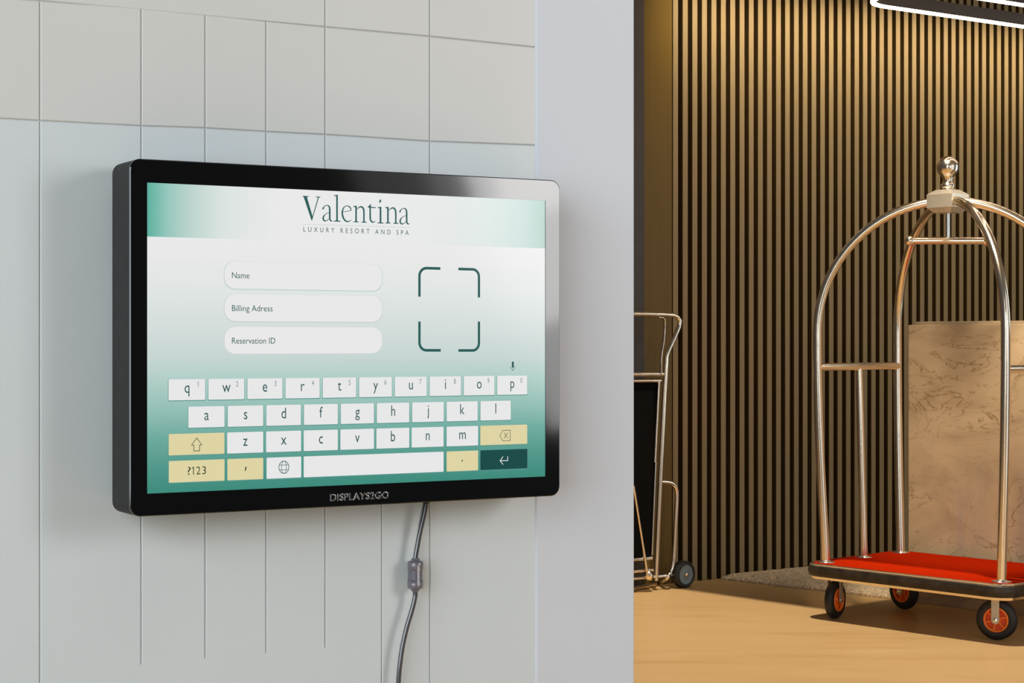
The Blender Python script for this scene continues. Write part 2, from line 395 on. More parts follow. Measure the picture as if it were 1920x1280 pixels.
# display panel with its graded picture
def screen_mat():
    m = bpy.data.materials.new('display_picture'); m.use_nodes = True; nt = m.node_tree; b = nt.nodes['Principled BSDF']
    b.inputs['Base Color'].default_value = (0.004, 0.004, 0.004, 1); b.inputs['Roughness'].default_value = 0.12; b.inputs['Specular IOR Level'].default_value = 0.12
    uv = nt.nodes.new('ShaderNodeUVMap'); sp = nt.nodes.new('ShaderNodeSeparateXYZ'); nt.links.new(uv.outputs['UV'], sp.inputs['Vector'])
    def ramp(src, stops):
        r = nt.nodes.new('ShaderNodeValToRGB'); e = r.color_ramp.elements
        e[0].position, e[0].color = stops[0][0], lin(*stops[0][1]); e[1].position, e[1].color = stops[-1][0], lin(*stops[-1][1])
        for p_, c_ in stops[1:-1]: x = e.new(p_); x.color = lin(*c_)
        nt.links.new(src, r.inputs['Fac']); return r
    v = lambda py: (kp(290, py)[1]-KZ-sz0)/(sz1-sz0)
    body_ = ramp(sp.outputs['Y'], [(0.0, (60,138,123)), (v(880), (78,150,136)), (v(820), (110,170,158)), (v(770), (146,190,181)),
                                   (v(720), (172,204,197)), (v(670), (198,213,210)), (v(610), (212,221,219)), (v(540), (224,229,227)), (v(480), (231,232,231)), (v(445), (233,233,233)), (1.0, (233,233,233))])
    uu = lambda px: (kp(px, 400)[0]-sx0)/(sx1-sx0)
    ban = ramp(sp.outputs['X'], [(0.0, (92,174,158)), (uu(290), (112,184,170)), (uu(315), (150,198,188)), (uu(365), (192,214,208)), (uu(420), (219,227,225)), (uu(520), (233,233,233)),
                                 (uu(800), (232,233,233)), (uu(900), (222,230,228)), (uu(980), (203,221,217)), (1.0, (178,208,199))])  # right end lightened: reflection on the glass put into the banner colour
    gt = nt.nodes.new('ShaderNodeMath'); gt.operation = 'GREATER_THAN'; gt.inputs[1].default_value = v(443.5); nt.links.new(sp.outputs['Y'], gt.inputs[0])
    mx = nt.nodes.new('ShaderNodeMix'); mx.data_type = 'RGBA'
    nt.links.new(gt.outputs[0], mx.inputs['Factor']); nt.links.new(body_.outputs['Color'], mx.inputs['A']); nt.links.new(ban.outputs['Color'], mx.inputs['B'])
    nt.links.new(mx.outputs['Result'], b.inputs['Emission Color']); b.inputs['Emission Strength'].default_value = 1.0
    return m
mb = MB(); mb.add([(sx0, 0.0014, sz0), (sx1, 0.0014, sz0), (sx1, 0.0014, sz1), (sx0, 0.0014, sz1)], [(0, 1, 2, 3)])
mb.add([(sx0, 0.0035, sz0), (sx1, 0.0035, sz0), (sx1, 0.0035, sz1), (sx0, 0.0035, sz1)], [(3, 2, 1, 0)])
scr = mb.build('display_screen', screen_mat(), kiosk)
uvl = scr.data.uv_layers.new(name='UVMap')
for li, uvc in enumerate([(0,0),(1,0),(1,1),(0,1),(0,1),(1,1),(1,0),(0,0)]): uvl.data[li].uv = uvc
scr['label'] = 'lit display with white and green form'

WHITE = srf('display_white', 232, 232, 232); KEYW = srf('display_key_white', 231, 231, 232); GOLD = srf('display_gold', 222, 211, 163)
TEAL = srf('display_dark_teal', 23, 74, 70); INK = srf('display_ink', 42, 92, 88); KINK = srf('display_key_ink', 40, 84, 82); GREY = srf('display_grey', 120, 134, 134)
GINK = srf('display_gold_ink', 52, 66, 48); RULE = srf('display_rule', 196, 208, 207); EDGE = srf('display_edge', 190, 206, 202); KEDGE = srf('display_key_edge', 92, 150, 140)
EDGE2 = srf('display_edge_soft', 208, 219, 216)
YA, YB, YC, YD = 0.00115, 0.00090, 0.00065, 0.00045      # layers of the picture, from the panel outwards
L = lambda px, py: (kp(px, py)[0], kp(px, py)[1]-KZ)
def flat(mb, pts2, y, m=0): mb.add([(a, y, b) for a, b in pts2], [tuple(range(len(pts2)))], m)
def ribbon(mb, pts2, wd, y, m=0, closed=False):
    P = [Vector(p) for p in pts2]; n = len(P); ww = wd if isinstance(wd, list) else [wd]*n; Lf, Rt = [], []
    for i in range(n):
        a = P[i-1] if (closed or i > 0) else P[i]; c = P[(i+1) % n] if (closed or i < n-1) else P[i]
        d1 = (P[i]-a); d2 = (c-P[i])
        d1 = d1.normalized() if d1.length > 1e-9 else d2.normalized(); d2 = d2.normalized() if d2.length > 1e-9 else d1
        n1 = Vector((-d1.y, d1.x)); n2 = Vector((-d2.y, d2.x)); nn = (n1+n2)
        nn = nn.normalized() if nn.length > 1e-6 else n1
        kf = min(1.8, 1.0/max(0.3, nn.dot(n1)))
        Lf.append(P[i]+nn*ww[i]/2*kf); Rt.append(P[i]-nn*ww[i]/2*kf)
    vs = [(q_.x, y, q_.y) for q_ in Lf+Rt]; fs = []
    for i in range(n if closed else n-1):
        j = (i+1) % n; fs.append((i, j, n+j, n+i))
    mb.add(vs, fs, m)
MPX = lambda px: (KA.y+0.5*(kx(px)+hw))/F                 # metres per pixel of height at a column of the picture
# lettering
def glyphs(text, space=1.0, extrude=0.0, bevel=0.0):
    c = bpy.data.curves.new('lettering', 'FONT'); c.body = text; c.size = 1.0; c.space_character = space
    c.extrude = extrude; c.bevel_depth = bevel; c.resolution_u = 4
    o = bpy.data.objects.new('lettering', c); COL.objects.link(o)
    bpy.context.view_layer.update()
    dg = bpy.context.evaluated_depsgraph_get(); me = bpy.data.meshes.new_from_object(o.evaluated_get(dg))
    vs = [tuple(v.co) for v in me.vertices]; fs = [tuple(p_.vertices) for p_ in me.polygons]
    if text == '1':                                     # give the plain stroke its flag
        a, b, c0, d = bb(vs); t_ = max(0.06, b-a); h_ = d-c0; k_ = len(vs)
        vs += [(a, d, 0), (a+t_*0.5, d, 0), (a-0.20*h_, d-0.17*h_, 0), (a-0.20*h_, d-0.29*h_, 0), (a, d-0.15*h_, 0)]
        fs += [(k_, k_+1, k_+4), (k_, k_+4, k_+3, k_+2)]
    bpy.data.objects.remove(o); bpy.data.curves.remove(c); bpy.data.meshes.remove(me)
    return vs, fs
def bb(vs): return min(v[0] for v in vs), max(v[0] for v in vs), min(v[1] for v in vs), max(v[1] for v in vs)
XH = bb(glyphs('x')[0])[3]; CAP = bb(glyphs('N')[0])[3]
def line_text(mb, text, px0, px1, base_py, cap_px, y, m=0, space=1.0, at=None):
    vs, fs = glyphs(text, space); x0, x1, _, _ = bb(vs)
    at = at or (px0+px1)/2
    u0, u1 = L(px0, 640)[0], L(px1, 640)[0]; zb = L(at, base_py)[1]; sc = cap_px*MPX(at)/CAP
    mb.add([(u0+(v[0]-x0)/(x1-x0)*(u1-u0), y, zb+v[1]*sc) for v in vs], fs, m)
def key_text(mb, text, uc, zb, xh, y, m=0, squeeze=0.76, cap=False):
    vs, fs = glyphs(text); x0, x1, _, _ = bb(vs); sc = xh/(CAP if cap else XH)
    mb.add([(uc+(v[0]-(x0+x1)/2)*sc*squeeze, y, zb+v[1]*sc) for v in vs], fs, m)

# banner lettering (drawn by hand: narrow old-style roman)
mb = MB(); Z8 = lambda x, y: L(550+x/8.0, 350+y/8.0)
MP8 = MPX(670)/8.0
def poly8(pts, dx=0, dy=0): flat(mb, [Z8(a+dx, b+dy) for a, b in pts], YB)
def pen8(pts, dx=0, dy=0, k=6):
    sm = crom(pts, k); ribbon(mb, [Z8(a+dx, b+dy) for a, b, _ in sm], [c_*MP8 for _, _, c_ in sm], YB)
poly8([(156,144),(206,146),(296,455),(285,506),(277,506)]); poly8([(286,500),(278,484),(374,154),(389,155)])
poly8([(145,135),(236,139),(234,149),(200,153),(160,152),(145,146)]); poly8([(338,145),(413,149),(409,158),(389,162),(372,161),(342,156)])
def let_a(dx, dy):
    pen8([(450,342,10),(450,328,24),(468,296,13),(505,278,11),(538,292,22),(550,340,27),(550,430,27),(553,488,25),(572,512,19),(592,508,6)], dx, dy)
    pen8([(545,384,9),(490,408,10),(458,446,22),(454,488,25),(478,512,18),(516,500,10),(545,472,7)], dx, dy)
def let_n(dx, dy):
    poly8([(933,288),(957,286),(957,526),(933,526)], dx, dy); poly8([(904,289),(950,284),(957,300),(940,312),(904,298)], dx, dy)
    poly8([(904,524),(933,514),(957,514),(986,526),(986,534),(904,531)], dx, dy)
    pen8([(952,345,5),(985,312,14),(1026,300,23),(1056,330,27),(1063,385,26),(1063,460,25),(1063,532,25)], dx, dy)
    poly8([(1022,530),(1051,520),(1075,520),(1106,532),(1106,540),(1022,537)], dx, dy)
let_a(0, 0)
poly8([(647,134),(672,120),(672,518),(647,518)]); poly8([(611,128),(655,121),(672,118),(655,142),(611,137)]); poly8([(606,511),(647,502),(672,502),(714,514),(714,524),(606,520)])
pen8([(745,376,9),(810,368,8),(872,352,12)], k=4)
pen8([(874,354,12),(854,308,19),(808,286,11),(762,310,15),(739,375,25),(746,445,27),(776,500,25),(815,521,19),(852,512,11),(881,494,4)])
let_n(0, 0)
pen8([(1155,298,24),(1157,400,26),(1159,480,26),(1176,520,24),(1206,531,16),(1242,512,4)]); poly8([(1121,300),(1169,256),(1169,308),(1121,312)]); poly8([(1142,300),(1240,305),(1240,319),(1142,317)])
poly8([(1299,310),(1325,300),(1325,542),(1299,542)]); poly8([(1268,306),(1318,300),(1325,302),(1305,324),(1268,316)]); poly8([(1263,540),(1299,531),(1325,531),(1361,542),(1361,551),(1263,548)])
poly8([(1307+15*math.cos(t)*0.92+7*math.sin(t), 215-26*math.sin(t)) for t in [2*PI*i/16 for i in range(16)]])
let_n(478, 17); let_a(1154, 45)
mb.build('hotel_lettering', INK, scr)
mb = MB(); line_text(mb, 'LUXURY RESORT AND SPA', 569.3, 767, 437.2, 8.8, YB, space=1.75); mb.build('subtitle_lettering', INK, scr)
mb = MB(); ribbon(mb, [L(568, 420.2), L(768, 426.2)], 0.9*MPX(668), YB); mb.build('divider_line', RULE, scr)
# entry fields
def rr2(x0, x1, z0, z1, r, k=8):
    return [(a, c_) for a, _, c_ in rrect(x0, x1, z0, z1, r, 0, k)]
for text, ya, yb, pe in (('Name', 489.5, 541, 468), ('Billing Adress', 551, 602, 511.5), ('Reservation ID', 612.5, 663.2, 516.5)):
    mb = MB(); u0, u1 = L(421.5, 600)[0], L(717, 600)[0]; za, zb = L(440, ya)[1], L(440, yb)[1]; r = 0.0150
    px_ = MPX(560)
    flat(mb, rr2(u0-1.6*px_, u1+1.6*px_, zb-2.2*px_, za+0.4*px_, r), YA+0.0001, 3)
    flat(mb, rr2(u0-0.6*px_, u1+0.6*px_, zb-1.2*px_, za-0.2*px_, r), YA, 2)
    flat(mb, rr2(u0, u1, zb, za, r), YB, 0)
    base = {'Name': 521.4, 'Billing Adress': 583.0, 'Reservation ID': 644.0}[text]
    line_text(mb, text, 435.3, pe, base, 11.2, YC, 1, at=440)
    mb.build('entry_field', [WHITE, INK, EDGE, EDGE2], scr)
# scan frame: the four corner brackets (the code itself is left out)
wq = 5.0*MPX(840)
def arc(cx, cy, rx, ry, a0, a1, k=7): return [(cx+rx*math.cos(math.radians(a0+(a1-a0)*i/k)), cy-ry*math.sin(math.radians(a0+(a1-a0)*i/k))) for i in range(k+1)]
for P_ in ([(787, 556)]+arc(800, 517, 13, 14.5, 180, 90)+[(826.3, 503.2)],
           [(860, 504)]+arc(887, 519, 11.6, 14.2, 90, 0)+[(898.6, 557.5)],
           [(787, 602.5)]+arc(800, 642, 13, 14.5, 180, 270)+[(827, 656.6)],
           [(860, 656.8)]+arc(887, 643, 11.6, 13.8, 270, 360)+[(898.6, 602.5)]):
    mb = MB(); ribbon(mb, [L(*p_) for p_ in P_], wq, YB); mb.build('scan_bracket', INK, scr)
# keyboard keys
ROW = {}
for r_, (pxl, a, b, base) in enumerate(((350, 710.8, 750.0, 736.2), (388, 761.6, 801.0, 787.4), (369, 812.2, 852.0, 838.4), (369, 862.4, 902.8, 889.2))):
    ROW[r_] = (L(pxl, a)[1], L(pxl, b)[1], L(pxl, base)[1])
U1 = [L(x, 720)[0] for x in (316.5, 385.0, 932.8, 989.3)]
kw = ((U1[1]-U1[0])+(U1[3]-U1[2]))/2; step = (U1[2]-U1[0])/9
xh = 13.6*MPX(400); pxm = MPX(650)
def key(u0, u1, row, text=None, face=KEYW, ink=KINK, digit=None, draw=None, label=None):
    z1_, z0_, zb_ = ROW[row]; mb = MB()
    flat(mb, rr2(u0-0.8*pxm, u1+0.8*pxm, z0_-1.6*pxm, z1_, 0.001, 3), YA, 3); flat(mb, rr2(u0, u1, z0_, z1_, 0.0010, 4), YB, 0)
    if text: key_text(mb, text, (u0+u1)/2, zb_, xh, YC, 1)
    if digit: key_text(mb, digit, u1-0.20*kw, zb_+10.0*pxm, 9.6*pxm, YC, 2, 0.72, True)
    if draw: draw(mb)
    o = mb.build('key', [face, ink, GREY, KEDGE], scr)
    if label: o['label'] = label
for i, ch in enumerate('qwertyuiop'): key(U1[0]+step*i, U1[0]+step*i+kw, 0, ch, digit='1234567890'[i])
ua = L(353.6, 780)[0]; ue = L(901.4, 770)[0]; st2 = (ue-ua)/8
for i, ch in enumerate('asdfghjkl'): key(ua+st2*i, ua+st2*i+kw, 1, ch)
def ib(px): return L(px, 830)[0]
for ch, a, b in (('z',426.4,494),('x',499.4,565),('c',570,634),('v',638.8,701.8),('b',706.3,768),('n',772.3,832.3),('m',838,897)): key(ib(a), ib(b), 2, ch)
Q5 = lambda x, y: L(200+x/3.764, 660+y/3.764); Q6 = lambda x, y: L(640+x/3.764, 660+y/3.764)
thin = 1.25*MPX(400)
def d_shift(mb): ribbon(mb, [Q5(*p_) for p_ in ((637,605),(673,655),(657,655),(657,696),(616,697),(616,656),(600,656))], thin, YC, 1, True)
key(ib(316.8), ib(421.3), 2, None, GOLD, GINK, draw=d_shift, label='pale gold shift key')
def d_back(mb):
    ribbon(mb, [Q6(*p_) for p_ in ((1120,588),(1141,552),(1193,550),(1193,624),(1141,626))], 0.95*MPX(940), YC, 1, True)
    ribbon(mb, [Q6(1150,569), Q6(1176,606)], thin*0.85, YC, 1); ribbon(mb, [Q6(1150,607), Q6(1176,568)], thin*0.85, YC, 1)
key(ib(901.2), ib(989.2), 2, None, GOLD, GINK, draw=d_back, label='pale gold backspace key')
def d_num(mb):
    for t_, a_, b_ in (('?', 352.2, 358.0), ('1', 360.2, 364.0), ('2', 368.6, 376.0), ('3', 379.4, 386.6)): line_text(mb, t_, a_, b_, 889.2, 14.6, YC, 1, at=369)
key(ib(317), ib(421.5), 3, None, GOLD, GINK, draw=d_num, label='pale gold number key')
def d_comma(mb): flat(mb, [Q5(980,810), Q5(990,808), Q5(984,835), Q5(976,838)], YC, 1)
key(ib(426.8), ib(494), 3, None, GOLD, GINK, draw=d_comma, label='pale gold comma key')
def d_globe(mb):
    el = lambda rx, ry: [Q5(1252+rx*math.cos(2*PI*i/28), 812+ry*math.sin(2*PI*i/28)) for i in range(28)]
    ribbon(mb, el(35, 44), thin, YC, 1, True); ribbon(mb, el(17, 44), thin*0.8, YC, 1, True)
    for yy in (796, 830): ribbon(mb, [Q5(1220, yy+1), Q5(1284, yy-1)], thin*0.8, YC, 1)
key(ib(500.3), ib(565.3), 3, None, draw=d_globe)
key(ib(570), ib(832.3), 3)
def d_dot(mb): flat(mb, [Q6(855+5*math.cos(2*PI*i/10), 766+6*math.sin(2*PI*i/10)) for i in range(10)], YC, 1)
key(ib(838), ib(897), 3, None, GOLD, GINK, draw=d_dot, label='pale gold full stop key')
ENTER = srf('display_enter_white', 232, 236, 235)
def d_enter(mb):
    ribbon(mb, [Q6(1176,735), Q6(1176,765), Q6(1122,766)], 1.3*MPX(940), YC, 1); ribbon(mb, [Q6(1143,736), Q6(1122,766), Q6(1143,793)], 1.3*MPX(940), YC, 1)
key(ib(901.2), ib(989.4), 3, None, TEAL, ENTER, draw=d_enter, label='dark teal enter key')
mb = MB()
flat(mb, rr2(*sorted((Q6(1205,80)[0], Q6(1220,80)[0])), *sorted((Q6(1212,66)[1], Q6(1212,110)[1])), 0.0014), YB)
ribbon(mb, [Q6(1212+16*math.cos(math.radians(a)), 100+22*math.sin(math.radians(a))) for a in range(0, 181, 20)], 0.8*MPX(960), YB)
ribbon(mb, [Q6(1212, 121), Q6(1212, 133)], 1.0*MPX(960), YB)
mb.build('microphone_icon', INK, scr)
# raised lettering on the lower edge
mb = MB(); vs, fs = glyphs('DISPLAYS2GO', 1.05, 0.03, 0.018); x0, x1, _, _ = bb(vs)
u0, u1 = L(618.5, 930)[0], L(728, 930)[0]; zb = L(672, 936.3)[1]; sc = 12.4*MPX(672)/CAP
mb.add([(u0+(v[0]-x0)/(x1-x0)*(u1-u0), -0.0008-v[2]*0.018, zb+v[1]*sc) for v in vs], fs)
o = mb.build('maker_lettering', M['chrome'], kiosk); o['label'] = 'small raised chrome lettering'

# ------------------------------------------------------------------ power cord
OFFC = 0.082
cl = [(800,938),(795,965),(787,1000),(781.5,1030),(779,1048),(778.5,1080),(778.5,1106),(778,1120),(772,1145),(763,1175),(755,1210),(750,1245),(747,1280),(745,1330),(748,1400),(760,1500),(775,1640)]
C3 = lambda px, py, off=OFFC: (kp(px, py, off)[0], off, kp(px, py, off)[1])
root = C3(775, 2060)
cord = empty('power_cord', (K0.x, K0.y, 0), TH, 'grey power cord with a ferrite bead hanging down the wall below the kiosk', 'cord')
pts = [(a, b, c_) for a, b, c_ in crom([C3(*p_) for p_ in cl]+[(C3(775,1640)[0]+0.01, 0.075, 0.02)], 6)]
pts = [(C3(800,938)[0], 0.055, KZ+0.004)] + pts
mb = MB(); mb.tube(pts, 0.0037, 14); mb.build('cable', M['cable'], cord)
mb = MB(); mb.tube(crom([C3(795,940,0.080), C3(790,965,0.080), C3(785,990,0.080), C3(784,1006,0.081)], 6), 0.0013, 8); mb.build('thin_wire', M['cable'], cord)
fb0, fb1 = C3(778.5, 1108), C3(779, 1046); ax = Vector(fb1)-Vector(fb0); ln = ax.length
mb = MB(); r = 0.0115
prof = [(0.0052,0),(0.0062,0.001),(0.0062,ln*0.07),(0.0100,ln*0.085),(r,ln*0.12),(r,ln*0.36)]
for j in range(4):
    a = ln*(0.36+0.075*j); prof += [(r,a),(r-0.0012,a+ln*0.02),(r-0.0012,a+ln*0.045),(r,a+ln*0.06)]
prof += [(r,ln*0.88),(0.0100,ln*0.915),(0.0062,ln*0.93),(0.0062,ln-0.001),(0.0052,ln)]
mb.lathe(fb0, ax, prof, 24)
fb = mb.build('ferrite_bead', M['ferrite'], cord)
mb = MB()
Vx, Vz = Vector((1,0,0)), Vector((0,0,1)); fc = Vector(fb0)+ax*0.5
yf = OFFC-r-0.0004
def mk(pts_): ribbon(mb, [(fc.x+a*0.001, fc.z+b*0.001) for a, b in pts_], 0.0006, yf)
mk([(-1.4,4.4),(1.6,4.4),(1.6,0.9),(0.6,0.4),(-1.4,0.6)]); mk([(-1.4,-1.0),(-1.4,-1.9)]); mk([(1.7,-1.0),(1.7,-4.2),(-1.4,-4.2)])
mk([(0.2,14.5),(0.4,11.5)]); mk([(0.2,-14.5),(0.4,-11.0)])
mb.build('printed_mark', M['mark'], fb)
mb = MB(); mb.box((fc.x-0.0007, yf+0.0006, fc.z), (0.0017, 0.0006, 0.0150)); mb.build('label_strip', mat('strip_grey', (0.42,0.41,0.42,1), 0.3), fb)

# ------------------------------------------------------------------ luggage cart
CC = Vector((1.705, 7.095, 0)); LX = Vector((0.674, -0.739, 0)).normalized(); WX = Vector((-LX.y, LX.x, 0))
cart = empty('luggage_cart', CC, math.atan2(LX.y, LX.x), 'birdcage luggage cart with rose brass tubes, red carpet deck and orange wheels', 'cart')
BH, HX, HY = 0.22, 0.47, 0.32
def drect(x, y_, r, z, k=6): return [(a, b, z) for a, _, b in rrect(-x, x, -y_, y_, r, 0, k)]
mb = MB(); rb = 0.075
mb.loft([drect(HX-0.006, HY-0.006, rb, BH-0.050), drect(HX, HY, rb, BH-0.044), drect(HX+0.003, HY+0.003, rb, BH-0.028), drect(HX, HY, rb, BH-0.010), drect(HX-0.004, HY-0.004, rb, BH-0.006)], cap=True)
mb.build('bumper', M['bumper'], cart)
mb = MB(); mb.loft([drect(HX-0.004, HY-0.004, rb, BH-0.006), drect(HX-0.003, HY-0.003, rb, BH-0.002), drect(HX-0.010, HY-0.010, rb, BH+0.001), drect(HX-0.020, HY-0.020, rb, BH-0.001)])
mb.build('edge_trim', M['steel'], cart)
mb = MB(); mb.loft([drect(HX-0.016, HY-0.016, rb-0.01, BH-0.006), drect(HX-0.016, HY-0.016, rb-0.01, BH), drect(HX-0.019, HY-0.019, rb-0.012, BH+0.002)], cap=True)
mb.build('carpet_deck', M['carpet'], cart)
mb = MB(); mb.loft([drect(HX-0.012, HY-0.012, rb-0.01, BH-0.060), drect(HX-0.010, HY-0.010, rb-0.01, BH-0.050)], cap=True); mb.build('base_plate', M['brass'], cart)
PX, PY = 0.40, 0.25; TR = 0.0178
ZA, ZT = 1.135, 1.650; BOW = 0.035
RD = math.hypot(PX, PY)
for sx, sy in ((-1,-1),(-1,1),(1,-1),(1,1)):
    dv = Vector((sx*PX, sy*PY, 0)).normalized(); R1 = RD+BOW; pts = []
    for i in range(9):
        t = i/8; z = BH+(ZA-BH)*t; pts.append(dv*(RD+BOW*math.sin(t*PI/2)) + Vector((0, 0, z)))
    for i in range(1, 25):
        a = PI/2*i/24; rr_ = R1*math.cos(a)
        if rr_ < 0.03: rr_ = 0.03
        pts.append(dv*rr_+Vector((0, 0, ZA+(ZT-ZA)*math.sin(a))))
    mb = MB(); mb.tube(pts, TR, 18); mb.build('arch_post', M['brass'], cart)
    mb = MB(); mb.lathe((sx*PX, sy*PY, BH), (0,0,1), [(0.036,0.001),(0.036,0.004),(0.024,0.006),(0.019,0.010)], 24); mb.build('post_flange', M['steel'], cart)
for sx in (-1, 1):
    zr = 0.998; xr = sx*(PX+0.026)
    mb = MB(); mb.tube([(xr, -PY-0.018, zr), (xr, 0, zr), (xr, PY+0.018, zr)], 0.0155, 16); mb.build('side_rail', M['brass'], cart)
    mb = MB(); mb.tube([(sx*PX, 0, BH), (sx*(PX+0.014), 0, 0.6), (xr, 0, zr)], 0.0148, 16); mb.build('rail_post', M['brass'], cart)
    mb = MB(); mb.lathe((sx*PX, 0, BH), (0,0,1), [(0.032,0.001),(0.032,0.004),(0.020,0.006),(0.016,0.010)], 24); mb.build('post_flange', M['steel'], cart)
# head with finial
mb = MB(); hz = ZT-0.002
def sq(h, z): return [(-h,-h,z),(h,-h,z),(h,h,z),(-h,h,z)]
mb.loft([sq(0.034, hz-0.047), sq(0.040, hz-0.044), sq(0.056, hz-0.027), sq(0.058, hz-0.026), sq(0.058, hz+0.026), sq(0.057, hz+0.027), sq(0.034, hz+0.044), sq(0.031, hz+0.045)], cap=True)
mb.build('head_block', mat('brushed_block', (0.60, 0.55, 0.47, 1), 0.36, metal=0.7, noise=0.04, nscale=40), cart)
mb = MB(); b0 = hz+0.044; bc = hz+0.134; br = 0.0435
prof = [(0.030,b0),(0.022,b0+0.003),(0.021,b0+0.006),(0.026,b0+0.010),(0.0285,b0+0.016),(0.026,b0+0.023),(0.020,b0+0.028),(0.0185,b0+0.033),(0.0185,b0+0.040),(0.021,b0+0.044)]
a0 = math.radians(62)
for i in range(13):
    a = -a0+(PI/2+a0)*i/12.0; prof.append((max(0.0006, br*math.cos(a)), bc+br*math.sin(a)))
mb.lathe((0,0,0), (0,0,1), prof, 32); mb.build('ball_finial', M['brass'], cart)
bz = 1.494
mb = MB(); mb.tube([(0,0,hz-0.04),(0,0,(hz+bz)/2),(0,0,bz)], 0.0085, 12); mb.build('hanger_rod', M['steel'], cart)
fx = (LX*1.0).copy(); bdir = Vector((LX.x, WX.x, 0)).normalized()         # the hanging bar is turned square to the room's length
mb = MB(); mb.tube([bdir*-0.148+Vector((0,0,bz)), Vector((0,0,bz)), bdir*0.148+Vector((0,0,bz))], 0.0145, 16)
for sg in (-1, 1):
    c_ = bdir*(0.150*sg)+Vector((0,0,bz))
    mb.lathe(c_, bdir*sg, [(0.0150,-0.012),(0.0185,-0.008),(0.0205,0.0),(0.0185,0.009),(0.012,0.017),(0.001,0.020)], 18)
mb.build('hanging_bar', M['brass'], cart)
# casters
def caster(pos, world_axis):
    A = Vector((LX.dot(world_axis), WX.dot(world_axis), 0)).normalized(); c_ = Vector((pos[0], pos[1], 0.0755)); S_ = Vector((-A.y, A.x, 0)); Zv = Vector((0,0,1))
    R = 0.075
    mb = MB(); mb.lathe(c_, A, [(0.045,-0.016),(0.056,-0.019),(0.068,-0.016),(R,-0.007),(R,0.007),(0.068,0.016),(0.056,0.019),(0.045,0.016)], 36, cap=False)
    wh = mb.build('wheel', M['tyre'], cart)
    mb = MB(); mb.lathe(c_, A, [(0.0465,-0.013),(0.0465,0.0150),(0.0455,0.0200),(0.0400,0.0200),(0.0385,0.011)], 36, cap=False)
    mb.lathe(c_, A, [(0.0385,-0.011),(0.0385,0.008)], 30, 1)
    mb.lathe(c_, A, [(0.018,0.005),(0.018,0.0145),(0.015,0.016)], 24)
    for i in range(6):
        a = 2*PI*i/6+0.3; d = S_*math.cos(a)+Zv*math.sin(a); t = A.cross(d)
        mb.box(c_+d*0.0275+A*0.0105, (0.0125, 0.0030, 0.0055), 0, (d, t, A))
    mb.build('wheel_rim', [M['orange'], M['redorange']], wh)
    mb = MB()
    for sg in (-1, 1):
        a_ = c_+A*(0.026*sg)
        top_ = Vector((a_.x, a_.y, BH-0.06))
        h_ = (top_.z-a_.z)
        n = 12; lo_ = []
        fw = 0.0145; pts = [(-fw, h_), (-fw, 0)]+[(-fw*math.cos(PI*i/8), -fw*math.sin(PI*i/8)) for i in range(1, 8)]+[(fw, 0), (fw, h_)]
        mb.loft([[a_+S_*x+Zv*z+A*0.0016*e for x, z in pts] for e in (-1, 1)], cap=True)
    mb.box(Vector((c_.x, c_.y, BH-0.062)), (0.028, 0.026, 0.003), 0, (A, S_, Zv))
    fk = mb.build('fork', M['zinc'], cart)
    mb = MB(); mb.lathe(c_, A, [(0.003,-0.034),(0.0075,-0.033),(0.0075,-0.028),(0.0045,-0.0275),(0.0045,0.0275),(0.0075,0.028),(0.0075,0.033),(0.003,0.034)], 12, smooth=False)
    mb.build('axle_bolt', M['steel'], fk)
def cl_(x, y_): d = Vector((x, y_, 0))-CC; return (d.dot(LX), d.dot(WX))
rad = math.radians
caster(cl_(1.284, 7.205), Vector((math.sin(rad(56)), -math.cos(rad(56)), 0)))
caster(cl_(1.612, 7.455), Vector((-math.sin(rad(58)), -math.cos(rad(58)), 0)))
caster(cl_(1.789, 6.690), Vector((-math.sin(rad(28)), -math.cos(rad(28)), 0)))
caster(cl_(2.13, 6.93), Vector((-math.sin(rad(20)), -math.cos(rad(20)), 0)))

# ------------------------------------------------------------------ marble counter front
MO = CC + LX*(-0.448) + WX*0.37
mar = empty('marble_panel', MO, math.atan2(LX.y, LX.x), 'tall beige veined marble panel standing behind the luggage cart', 'panel')
mb = MB(); mb.cbox((0.80, 0.0175, 0.585), (0.80, 0.0175, 0.585), 0.0025); mb.build('front_slab', M['marble'], mar)
mb = MB(); mb.cbox((0.815, 0.050, 0.592), (0.805, 0.014, 0.592), 0.002); mb.build('backing_slab', M['marble'], mar)

# ------------------------------------------------------------------ rug
ra = Vector((0.955, 8.40, 0))+WN*0.02; rb_ = Vector((1.628, 7.743, 0)); rd = (rb_-ra).normalized()
rc = empty('rug', ra, math.atan2(rd.y, rd.x), 'thick tan and grey pile rug along the slatted wall behind the luggage cart', 'rug')
rn = Vector((-rd.y, rd.x, 0)); loc2 = lambda v: Vector(((v-ra).dot(rd), (v-ra).dot(rn), 0))
qa, qb, qc, qd = (loc2(v) for v in (ra, rb_, rb_+WX*1.05, ra+WD*1.55))
mb = MB(); nx, ny = 130, 150; vs = []; fs = []
for j in range(ny+1):
    for i in range(nx+1):
        a, b = i/nx, j/ny
        p_ = (qa*(1-a)+qb*a)*(1-b)+(qd*(1-a)+qc*a)*b
        e = min(a*0.95, b*1.3, (1-a)*0.95, (1-b)*1.3)
        hgt = 0.009+0.021*min(1.0, e/0.05)**0.5+random.uniform(-0.0024, 0.0024)
        vs.append((p_.x+random.uniform(-0.003, 0.003), p_.y+random.uniform(-0.003, 0.003), hgt))
for j in range(ny):
    for i in range(nx):
        q_ = j*(nx+1)+i; fs.append((q_, q_+1, q_+nx+2, q_+nx+1))
mb.add(vs, fs, 0, True)
edge = [j*(nx+1) for j in range(ny, -1, -1)]+list(range(1, nx+1))+[j*(nx+1)+nx for j in range(1, ny+1)]+[ny*(nx+1)+i for i in range(nx-1, 0, -1)]
